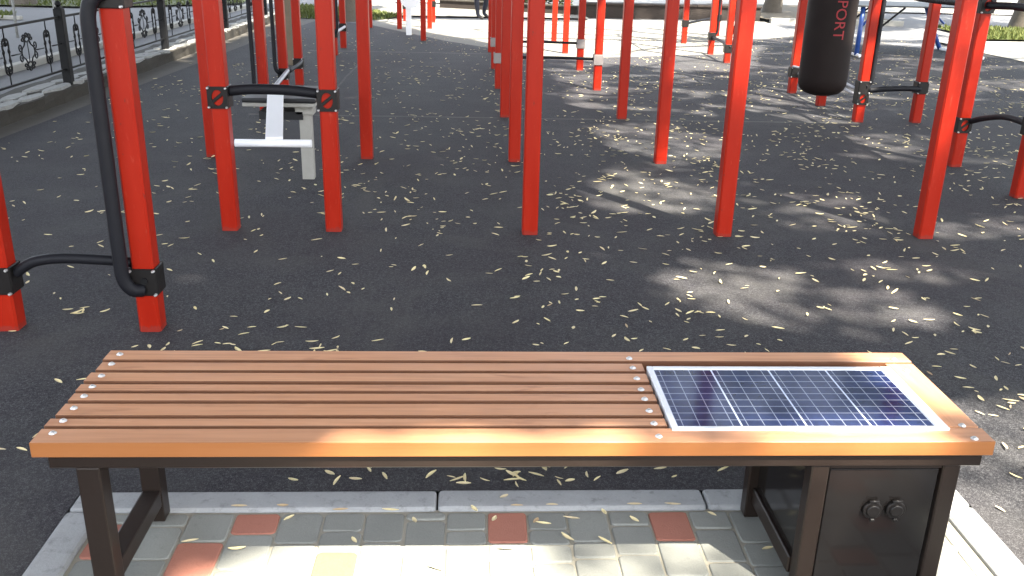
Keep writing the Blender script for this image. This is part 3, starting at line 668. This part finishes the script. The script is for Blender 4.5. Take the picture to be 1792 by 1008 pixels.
# street side beyond the fence
b = MB(); y = 4.0
while y < 26: b.box(-5.42 + .012 * (y - 10), -5.30 + .012 * (y - 10), y + .006, y + .994, -.05, .05, .01, 1); y += 1.0
struct(build(b, 'street_kerb', M['path']))
b = MB(); b.box(-13, -8.3, 18.02, 18.12, -.02, .05, .01, 1); struct(build(b, 'lawn_kerb', M['path']))
for lab, x, y, h in (('pale thin stake left of the nearest fence post, beyond the fence', -7.0, 15.0, .92), ('pale thin stake right of the nearest fence post, beyond the fence', -5.75, 13.5, .95)):
    st = tag(build((lambda b: (b.tube([(x, y, -.05), (x + .01, y, h * .6), (x, y, h)], [.022, .021, .019], 8), b.lathe([(.026, h), (.026, h + .02), (.01, h + .03)], (x, y), 8), b)[2])(MB()), 'stake', M['cap'], None, (x, y, 0)), lab, 'stake', 'stakes along the street')

# low walls at the far side of the plaza
w1 = thing('bed_wall', 'long low dark stone wall edging the far lawn behind the walking person', 'low wall', (.8, 22.6, 0))
b = MB(); b.prism([(-.75, 23.45), (2.45, 21.95), (2.55, 22.15), (-.65, 23.65)], -.05, .17); build(b, 'wall_face', M['dwall'], w1)
b = MB(); b.prism([(-.77, 23.43), (2.44, 21.92), (2.57, 22.17), (-.63, 23.67)], .172, .20); build(b, 'coping', M['wall'], w1)
w2 = thing('bed_wall', 'dark brown stone wall along the far edge of the sunlit plaza', 'low wall', (4.6, 21.9, 0))
b = MB(); b.prism([(2.6, 21.55), (6.62, 21.60), (6.62, 21.95), (2.6, 21.9)], -.05, .25); build(b, 'wall_face', M['dwall'], w2)
b = MB()
x = 2.58
while x < 6.6: ln = min(random.uniform(.45, .8), 6.64 - x); b.box(x + .004, x + ln - .004, 21.52 + .012 * (x - 2.6), 21.99 + .012 * (x - 2.6), .252, .30 + random.uniform(-.004, .004), .008, 1); x += ln
build(b, 'coping', M['dwall'], w2)
b = MB(); x = 6.7
while x < 9.5: b.box(x + .005, x + .595, 21.02 - .03 * (x - 6.7), 21.16 - .03 * (x - 6.7), -.05, .085, .01, 1); x += .6
struct(build(b, 'bed_kerb', M['path']))
hd = MB()
for _ in range(1500):
    x = random.uniform(-.6, 2.4); yb = 23.75 - (x + .75) * 1.5 / 3.2; y = yb + random.uniform(0, .8); z = .1 + .28 * random.random() ** .7 * (1 - ((y - yb - .4) / .6) ** 2); a = random.uniform(0, 6.28); s = random.uniform(.03, .07); tl = random.uniform(-.6, .6)
    hd.bm.faces.new([hd.bm.verts.new((x + s * math.cos(a + q), y + s * math.sin(a + q), z + s * tl * math.cos(q))) for q in (0, 1.57, 3.14, 4.71)])
tag(build(hd, 'hedge', M['hedge'], None, (.8, 23.3, 0)), 'dark low hedge behind the long low dark stone wall', 'hedge')

# ---------------------------------------------------------------- trees
def trunk_mb(x, y, h, r0, r1, lean=(0, 0), n=14, limbs=(), seed=1):
    rd = random.Random(seed); b = MB()
    pts = [(x, y, -.1), (x, y, .08), (x + lean[0] * .1, y + lean[1] * .1, .5)] + [(x + lean[0] * t + rd.uniform(-.08, .08), y + lean[1] * t + rd.uniform(-.08, .08), h * t) for t in (.25, .45, .65, .85, 1)]
    rs = [r0 * 1.55, r0 * 1.28, r0 * 1.06] + [r0 + (r1 - r0) * t for t in (.25, .45, .65, .85, 1)]
    b.tube(smooth_path(pts, 3), [rs[min(i // 3, len(rs) - 1)] + (rs[min(i // 3 + 1, len(rs) - 1)] - rs[min(i // 3, len(rs) - 1)]) * (i % 3) / 3 for i in range(3 * (len(pts) - 1) + 1)], n)
    top = Vector(pts[-1])
    for (lx, ly, lz, t) in limbs:
        s = Vector((x + lean[0] * t, y + lean[1] * t, h * t)); e = Vector((lx, ly, lz)); m = s.lerp(e, .5) + Vector((0, 0, .5))
        P = smooth_path([s, s.lerp(m, .5), m, m.lerp(e, .6) + Vector((rd.uniform(-.3, .3), rd.uniform(-.3, .3), .1)), e], 3)
        b.tube(P, [r0 * .45 * (1 - .85 * i / (len(P) - 1)) for i in range(len(P))], 8)
        for q in range(4):
            ss = P[4 + q * 2]; ee = ss + Vector((rd.uniform(-1.6, 1.6), rd.uniform(-1.6, 1.6), rd.uniform(-.2, 1.0)))
            b.tube([ss, ss.lerp(ee, .5) + Vector((0, 0, .15)), ee], [r0 * .16, r0 * .10, r0 * .03], 6)
    return b
def leaf_cards(P, size, seed=0):
    """one pointed leaf-cluster face per position"""
    n = len(P); r = np.random.default_rng(seed)
    nrm = r.normal(size=(n, 3)); nrm[:, 2] = np.abs(nrm[:, 2]) + .6; nrm /= np.linalg.norm(nrm, axis=1)[:, None]
    t = np.cross(nrm, r.normal(size=(n, 3))); t /= np.linalg.norm(t, axis=1)[:, None]; bt = np.cross(nrm, t)
    s = (size * r.uniform(.6, 1.35, n))[:, None]; w = s * r.uniform(.38, .6, n)[:, None]
    V = np.empty((n, 4, 3)); V[:, 0] = P - t * s; V[:, 1] = P + bt * w - t * s * .15; V[:, 2] = P + t * s; V[:, 3] = P - bt * w - t * s * .15
    me = bpy.data.meshes.new('crown'); me.vertices.add(4 * n); me.vertices.foreach_set('co', V.ravel()); me.loops.add(4 * n); me.loops.foreach_set('vertex_index', np.arange(4 * n, dtype=np.int32))
    me.polygons.add(n); me.polygons.foreach_set('loop_start', np.arange(0, 4 * n, 4, dtype=np.int32)); me.polygons.foreach_set('loop_total', np.full(n, 4, dtype=np.int32)); me.update(); me.validate()
    me.materials.append(M['crown']); return me

# ground mask shaping the added crowns: foliage is left out for these sun patches
LIT = [   # (share of sunlight let through, outline on the ground)
 (1, [(-1.85, 19.15), (-1.55, 18.5), (-.63, 16.75), (.30, 15.3), (.62, 14.35), (1.1, 13.35), (1.95, 12.75), (2.6, 12.3), (3.5, 12.1), (4.0, 12.9), (4.3, 14.2), (4.8, 15.2), (5.1, 16.6), (6.0, 17.6), (6.6, 19.7), (6.6, 21.2), (2.5, 21.2), (2.3, 19.8), (-1.7, 19.8)]),
 (1, [(-2.5, 20.65), (2.3, 20.9), (2.3, 22.6), (6.8, 22.6), (6.8, 21.0), (9.5, 21.0), (9.5, 34), (-4, 34)]),
 (.62, [(.94, 4.13), (1.1, 4.37), (1.35, 4.33), (1.66, 4.26), (1.50, 3.66), (1.40, 3.54), (1.16, 3.63), (.97, 3.92)]),
 (.5, [(1.77, 4.36), (2.19, 4.44), (2.74, 4.33), (2.52, 4.21), (2.11, 4.24)]), (.5, [(1.80, 4.17), (2.15, 4.21), (2.50, 4.13), (2.09, 4.05)]), (.5, [(1.65, 4.0), (2.0, 3.95), (2.15, 3.60), (1.84, 3.58), (1.62, 3.70)]),
 (.45, [(.95, 6.45), (1.31, 6.3), (1.6, 5.77), (1.55, 5.42), (1.1, 5.3), (.78, 5.35), (.80, 5.8)]), (.3, [(1.92, 5.0), (2.45, 5.0), (2.5, 5.8), (1.95, 5.8)]), (.45, [(1.08, 8.08), (1.55, 8.34), (2.17, 7.58), (2.05, 6.88), (1.4, 6.6), (1.15, 7.17)]),
 (.55, [(1.0, 11.7), (1.42, 11.8), (1.6, 10.6), (1.33, 10.3), (1.05, 10.9)]), (.5, [(3.49, 10.9), (3.64, 9.35), (3.6, 8.45), (2.75, 8.48), (2.8, 9.6)]),
 (.45, [(3.3, 7.88), (3.7, 7.9), (3.7, 7.3), (3.26, 7.0), (3.18, 7.4)]), (.4, [(4.4, 6.9), (5.2, 6.6), (5.0, 5.9), (4.3, 6.2)]), (.4, [(2.6, 5.1), (3.4, 5.3), (3.3, 4.9), (2.7, 4.8)]),
 (1, [(-.66, 1.2), (-.66, 1.90), (-.44, 2.05), (.14, 2.07), (.30, 1.2)]), (.45, [(-.46, 2.04), (-.40, 2.12), (.15, 2.13), (.10, 2.04)]), (.36, [(.12, 2.13), (.84, 2.13), (.95, 1.2), (.24, 1.2)]), (1, [(.58, 2.05), (.90, 2.05), (.90, 2.17), (.60, 2.17)]),
 (1, [(.84, 2.27), (.90, 2.60), (1.16, 2.60), (1.06, 2.27)]), (1, [(1.22, 2.15), (1.33, 2.28), (1.55, 2.25), (1.75, 1.5), (1.2, 1.5)]), (.65, [(1.33, 2.28), (1.40, 2.85), (2.1, 2.85), (1.95, 1.7), (1.6, 1.9)]),
 (.75, [(-4.05, 12.3), (-3.65, 12.3), (-3.55, 20), (-4.05, 20)]), (1, [(9.6, 17.0), (14, 17), (14, 21), (9.6, 21)]), (.6, [(8.4, 14.0), (12, 13.5), (12, 17), (8.6, 17.3)]),
]
def in_poly(U, V, poly):
    c = np.zeros(len(U), bool)
    for i in range(len(poly)):
        (ax, ay), (bx, by) = poly[i], poly[i - 1]
        hit = ((ay > V) != (by > V)) & (U < (bx - ax) * (V - ay) / (by - ay + 1e-12) + ax); c ^= hit
    return c
def fnoise(U, V, su, sv, seed):
    r = np.random.default_rng(seed); out = np.zeros(len(U))
    for k in range(9):
        a, ph = r.uniform(0, 6.28), r.uniform(0, 6.28); f = r.uniform(.6, 2.2); out += np.sin((U / su * math.cos(a) + V / sv * math.sin(a)) * f * 2.2 + ph)
    return out / 3.0
def transmission(U, V, grow):
    T = np.zeros(len(U)); e = .3 if grow > .1 else 0.0
    T[(fnoise(U, V, .8, .30, 5) > .78 - e) & (U > .9) & (V > 5.0)] = .30
    T[(fnoise(U, V, 1.1, .55, 9) > .25 - e) & (U > 3.7) & (V > 9.8)] = .50
    T[(fnoise(U, V, .9, .35, 21) > .05 - e) & (U > .9) & (U < 3.9) & (V > 8.7) & (V < 13.2)] = .65
    T[(fnoise(U, V, 1.5, .8, 12) > .10 - e) & (U > 4.6) & (V > 16)] = .75
    for k, poly in LIT:
        gx, gy = np.mean(poly, axis=0); poly = [(x + grow * (x - gx) / max(.12, math.hypot(x - gx, y - gy)), y + grow * (y - gy) / max(.12, math.hypot(x - gx, y - gy))) for x, y in poly]
        m = in_poly(U, V, poly); T[m] = np.maximum(T[m], k)
    return T
def canopy_points(n, fn):
    U = rng.uniform(-14, 14, n); V = rng.uniform(-1.0, 24.0, n); m = fn(U, V); U, V = U[m], V[m]
    Z = rng.uniform(8.2, 13.0, len(U)); return np.stack([U + SUN_AZ_X * Z, V + SUN_AZ_Y * Z, Z], 1)
def fine_mask(U, V):                                                                # small leaves added to dim the sun in and around the gaps
    wide, T = transmission(U, V, .19), transmission(U, V, .04)
    p = np.where(T < .02, .95, -np.log(np.clip(T, .05, 1)) * .36)
    return (wide > .02) & (rng.uniform(size=len(U)) < p)
BIG = canopy_points(130000, lambda U, V: transmission(U, V, .19) < .02)            # full shade: dense foliage
FINE = canopy_points(820000, fine_mask)
X, Y, Z = BIG.T
SHADE_TREES = [((8.9, 4.6), (7.0, 4.5), .26, 'unseen tall leafy tree added to shade the playground from the right edge'), ((14.5, 9.5), (12.5, 8.5), .28, 'unseen tall leafy tree added for shade at the far right outside the rubber surface'),  # trees out of view, added to cast the shade and sun patches
         ((0.6, -4.4), (0.6, -3.6), .27, 'unseen tall leafy tree added for shade behind the bench viewer'), ((-4.8, -3.6), (-4.0, -2.5), .25, 'unseen tall leafy tree added for shade behind and left of the paved bay'),
         ((-7.6, 4.2), (-4.0, 4.2), .27, 'unseen tall leafy tree added for shade beyond the iron fence at left'), ((10.5, -4.5), (9.5, -3.5), .26, 'unseen tall leafy tree added for shade at right behind the paved bay'), ((10.6, 12.0), (5.0, 11.0), .28, 'unseen tall leafy tree added to shade the far right of the rubber surface'), ((-9.0, 9.0), (-5, 10), .25, 'unseen tall leafy tree added for shade across the street at left')]
cen = np.array([t[1] for t in SHADE_TREES]); ownf = np.argmin((FINE[:, 0, None] - cen[:, 0]) ** 2 + (FINE[:, 1, None] - cen[:, 1]) ** 2, axis=1); own = np.argmin((X[:, None] - cen[:, 0]) ** 2 + (Y[:, None] - cen[:, 1]) ** 2, axis=1)
for i, ((tx, ty), (cx, cy), r, lab) in enumerate(SHADE_TREES):
    t = thing('leafy_tree', lab, 'tree', (tx, ty, 0), 'trees around the playground')
    lr_ = 1.5 if i == 2 else 2.8
    lm = [(cx + lr_ * math.cos(a + i), cy + lr_ * math.sin(a + i), random.uniform(8.8, 11), random.uniform(.6, .95)) for a in (0, 1.05, 2.1, 3.14, 4.2, 5.2)]
    build(trunk_mb(tx, ty, 8.6, r, r * .55, ((cx - tx) * .55, (cy - ty) * .55), limbs=lm, seed=i), 'trunk', M['bark'], t)
    P = np.r_[BIG[own == i], FINE[ownf == i]] - np.array([tx, ty, 0]); me = leaf_cards(P, np.r_[np.full((own == i).sum(), .25), np.full((ownf == i).sum(), .061)], i); link('crown', me, (tx, ty, 0), t)
FAR = [(-2.43, 19.35, .115, 3.0, 'slim grey tree trunk at the far left edge of the rubber surface'), (7.55, 23.7, .20, 4.0, 'tree trunk in the far flower bed left of the punching bag'), (12.25, 20.4, .33, 4.2, 'thick tree trunk on the grass at the far right'), (-9.9, 21.75, .22, 3.6, 'dark tree trunk on the far lawn at top left')]
for i, (x, y, r, cr, lab) in enumerate(FAR):
    t = thing('leafy_tree', lab, 'tree', (x, y, 0), 'trees around the playground')
    lm = [(x + cr * .55 * math.cos(a), y + cr * .55 * math.sin(a), random.uniform(5.5, 8), random.uniform(.5, .9)) for a in (0.3, 1.5, 2.7, 3.9, 5.1)]
    build(trunk_mb(x, y, 6.0, r, r * .5, (.2, .1), limbs=lm, seed=20 + i), 'trunk', M['bark'], t)
    n = 5200; q = rng.normal(size=(n, 3)); q /= np.linalg.norm(q, axis=1)[:, None]; q *= (rng.uniform(.25, 1, n) ** .5)[:, None] * cr; q[:, 2] = q[:, 2] * .95 + 7.2
    k = fnoise(q[:, 0], q[:, 1] + q[:, 2], 1.4, 1.4, 40 + i) > -.55; link('crown', leaf_cards(q[k], .22, 50 + i), (x, y, 0), t)

# ---------------------------------------------------------------- walking person far off (only the legs are in the frame)
def person():
    x, y = .18, 19.85; V_ = {}; E_ = []
    pts = {'pelvis': (0, 0, .95, .125), 'spine': (.005, 0, 1.16, .12), 'chest': (.01, 0, 1.34, .135), 'neck': (.015, 0, 1.49, .055), 'head': (.02, -.01, 1.60, .085), 'crown': (.02, 0, 1.70, .075),
           'hl': (-.09, 0, .88, .092), 'kl': (-.06, -.05, .49, .062), 'al': (-.02, .02, .085, .042), 'tl': (.10, -.03, .035, .032),
           'hr': (.09, .02, .88, .092), 'kr': (.17, .10, .50, .062), 'ar': (.10, .32, .12, .042), 'tr': (.20, .30, .04, .032),
           'sl': (-.17, 0, 1.42, .055), 'el': (-.22, .05, 1.13, .042), 'wl': (-.17, -.08, .90, .03), 'fl': (-.16, -.12, .82, .026), 'sr': (.19, 0, 1.42, .055), 'er': (.24, -.04, 1.13, .042), 'wr': (.26, -.14, .92, .03), 'fr': (.26, -.18, .84, .026)}
    ed = ['pelvis spine', 'spine chest', 'chest neck', 'neck head', 'head crown', 'pelvis hl', 'hl kl', 'kl al', 'al tl', 'pelvis hr', 'hr kr', 'kr ar', 'ar tr', 'chest sl', 'sl el', 'el wl', 'wl fl', 'chest sr', 'sr er', 'er wr', 'wr fr']
    ks = list(pts); me = bpy.data.meshes.new('person'); me.from_pydata([pts[k][:3] for k in ks], [tuple(ks.index(a) for a in e.split()) for e in ed], [])
    o = bpy.data.objects.new('tmp', me); COL.objects.link(o); md = o.modifiers.new('s', 'SKIN')
    for v, k in zip(me.skin_vertices[0].data, ks): v.radius = (pts[k][3], pts[k][3]); v.use_root = k == 'pelvis'
    o.modifiers.new('d', 'SUBSURF').levels = 2; dg = bpy.context.evaluated_depsgraph_get(); m2 = bpy.data.meshes.new_from_object(o.evaluated_get(dg)); bpy.data.objects.remove(o)
    m2.name = 'person'; m2.materials.clear()
    for k in ('skin', 'denim', 'jacket', 'shoe'): m2.materials.append(M[k])
    for f in m2.polygons:
        z = f.center.z; r = math.hypot(f.center.x, f.center.y); f.use_smooth = True
        f.material_index = 3 if z < .085 else (1 if z < .96 and abs(f.center.x) < .215 else (2 if .9 < z < 1.47 else 0))
    return tag(link('person', m2, (x, y, 0)), 'person in dark trousers walking past beyond the plaza, cut off by the picture top', 'person')
person()

# ---------------------------------------------------------------- fallen leaves
def leaf_shape(L, W, curl, bend, nseg=4):
    """a small pointed blade, folded along its midrib and curled; returns verts, faces"""
    vs, fs = [], []
    for i in range(nseg + 1):
        t = i / nseg; w = W * (math.sin(math.pi * (.06 + .88 * t)) ** .8) * .5; x = (t - .5) * L; y0 = bend * L * (4 * (t - .5) ** 2 - .5); z = .0035 + curl * L * (2 * t - 1) ** 2
        vs += [(x, y0 - w, z + w * .5), (x, y0, z), (x, y0 + w, z + w * .5)]
        if i: a = 3 * (i - 1); fs += [(a, a + 3, a + 4, a + 1), (a + 1, a + 4, a + 5, a + 2)]
    return vs, fs
VAR = [leaf_shape(L * .74, W * .80, c * .7, bd * .35) for L, W, c, bd in ((.058, .013, .06, .05), (.050, .015, .10, -.08), (.064, .012, .04, .10), (.042, .016, .14, .03), (.055, .010, .08, -.14), (.036, .014, .05, .06), (.048, .011, .02, .0), (.060, .016, .12, .12))]
def lmesh(v, m):
    me = bpy.data.meshes.new('fallen_leaf'); me.from_pydata(v[0], [], v[1]); me.materials.append(m); return me
LM = [lmesh(v, M['fallen']) for v in VAR]; LB = [lmesh(v, M['fallen_brown']) for v in VAR]
lr = np.random.default_rng(11)
def density(x, y):
    d = 19 + 11 * np.clip((x + .6) / 1.6, -.6, 1)
    d = d * np.where(y < 3.0, .55, 1.0) * np.where(y > 8.5, .8, 1) * np.where(y > 12, .6, 1)
    return d * np.clip(.85 + .5 * fnoise(x, y, .55, .55, 3), .45, 1.9)
n0 = 90000; lx = lr.uniform(-3.5, 8.2, n0); ly = lr.uniform(2.33, 17, n0)
acc = lr.uniform(0, 70, n0) < density(lx, ly) * (70 / (n0 / (11.7 * 14.67))) * 2.1
lx, ly = lx[acc], ly[acc]
nc = 650; idx = lr.integers(0, len(lx), nc); lx = np.r_[lx, lx[idx] + lr.normal(0, .045, nc)]; ly = np.r_[ly, ly[idx] + lr.normal(0, .035, nc)]
# beside the paved bay, the strip under the bench and a few clumps
ex = [(lr.uniform(-2.2, -1.15), lr.uniform(1.7, 2.6)) for _ in range(16)] + [(lr.uniform(1.5, 2.3), lr.uniform(1.75, 3.0)) for _ in range(40)] + [(lr.normal(.1, .33), lr.uniform(2.335, 2.46)) for _ in range(26)]
ex += [(-.55 + lr.normal(0, .05), 3.28 + lr.normal(0, .025)) for _ in range(9)] + [(-.28 + lr.normal(0, .05), 3.02 + lr.normal(0, .03)) for _ in range(10)]
lx = np.r_[lx, [e[0] for e in ex]]; ly = np.r_[ly, [e[1] for e in ex]]
# keep them off the posts' feet and inside the rubber
okm = (ly > 2.33) | (lx < -1.13) | (lx > 1.49); lx, ly = lx[okm], ly[okm]
dx = np.stack([lx, ly, np.zeros_like(lx)], 1) - np.array(CAM); zc = dx @ np.array(CF); px = 896 + 1608.494 * (dx @ np.array(CR)) / zc; py = 504 - 1608.494 * (dx @ np.array(CU)) / zc
inv = (px > -15) & (px < 1807) & (py > 0) & (py < 1020); lx, ly, zc, px, py = lx[inv], ly[inv], zc[inv], px[inv], py[inv]
hid = (py > 640) & (py < 800) & (px > 200) & (px < 1560)
order = np.argsort(zc + 50 * hid)
near = order[:272]; rest = order[272:]
for i in near:
    k = int(lr.integers(0, 8)); o = bpy.data.objects.new('fallen_leaf', (LB if lr.random() < .07 else LM)[k]); COL.objects.link(o)
    o.location = (lx[i], ly[i], .0055); o.rotation_euler = (lr.uniform(-.12, .12), lr.uniform(-.08, .08), lr.uniform(0, 6.28)); s = lr.uniform(.65, 1.3); o.scale = (s, s, s)
    tag(o, 'small pale yellow fallen leaf lying on the dark rubber ground', 'leaf', 'fallen leaves on the dark rubber ground')
vs, fs = [], []
for i in rest:
    v, f = VAR[int(lr.integers(0, 8))]; a = lr.uniform(0, 6.28); c, s = math.cos(a), math.sin(a); sc = lr.uniform(.65, 1.3); base = len(vs); tx_, ty_ = lr.uniform(-.25, .25), lr.uniform(-.2, .2)
    vs += [(lx[i] + sc * (c * x - s * y), ly[i] + sc * (s * x + c * y), .006 + sc * abs(z + x * ty_ + y * tx_)) for x, y, z in v]; fs += [tuple(base + q for q in ff) for ff in f]
me = bpy.data.meshes.new('fallen_leaves'); me.from_pydata(vs, [], fs); me.materials.append(M['fallen']); struct(link('fallen_leaves', me), 'stuff')
# leaves on the pavers and the kerb: (x, y, heading, variant, brown)
PL = [(-.515, 2.215, .1, 3, 1), (-.49, 2.17, .9, 1, 0), (-.635, 2.215, .1, 0, 1), (-.355, 2.21, .2, 0, 1), (-.215, 2.208, 0, 2, 0), (.02, 2.21, -1.0, 3, 0), (.075, 2.16, 1.2, 3, 0), (-.145, 2.155, 1.9, 3, 0), (.105, 2.255, .7, 3, 1), (.19, 2.15, 1.1, 3, 1),
      (.29, 2.165, -.1, 2, 1), (.21, 2.14, -.1, 0, 0), (.385, 2.19, 1.8, 3, 0), (.475, 2.215, .1, 0, 1), (.465, 2.155, -.8, 3, 0), (.585, 2.215, 0, 2, 1), (.69, 2.18, -.6, 5, 0), (.27, 2.075, -.8, 7, 0), (.37, 2.06, -.7, 0, 0), (.105, 2.03, .05, 2, 0),
      (-.30, 2.07, -1.0, 5, 0), (-.73, 2.07, .4, 0, 0), (-.60, 2.035, .25, 7, 0), (-.08, 1.95, -.4, 4, 0), (-1.05, 2.23, 1.0, 3, 0), (.24, 2.215, .1, 6, 1), (.14, 2.212, .1, 6, 1), (.80, 2.02, .4, 1, 0), (1.30, 2.1, .5, 1, 0)]
for x, y, a, k, br in PL:
    o = bpy.data.objects.new('fallen_leaf', (LB if br else LM)[k]); COL.objects.link(o); zz = .0125 if y > 2.21 else .0025
    o.location = (x, y, zz); o.rotation_euler = (.05, .08, a); tag(o, 'dry fallen leaf lying on the grey pavers under the bench', 'leaf', 'fallen leaves on the pavers')
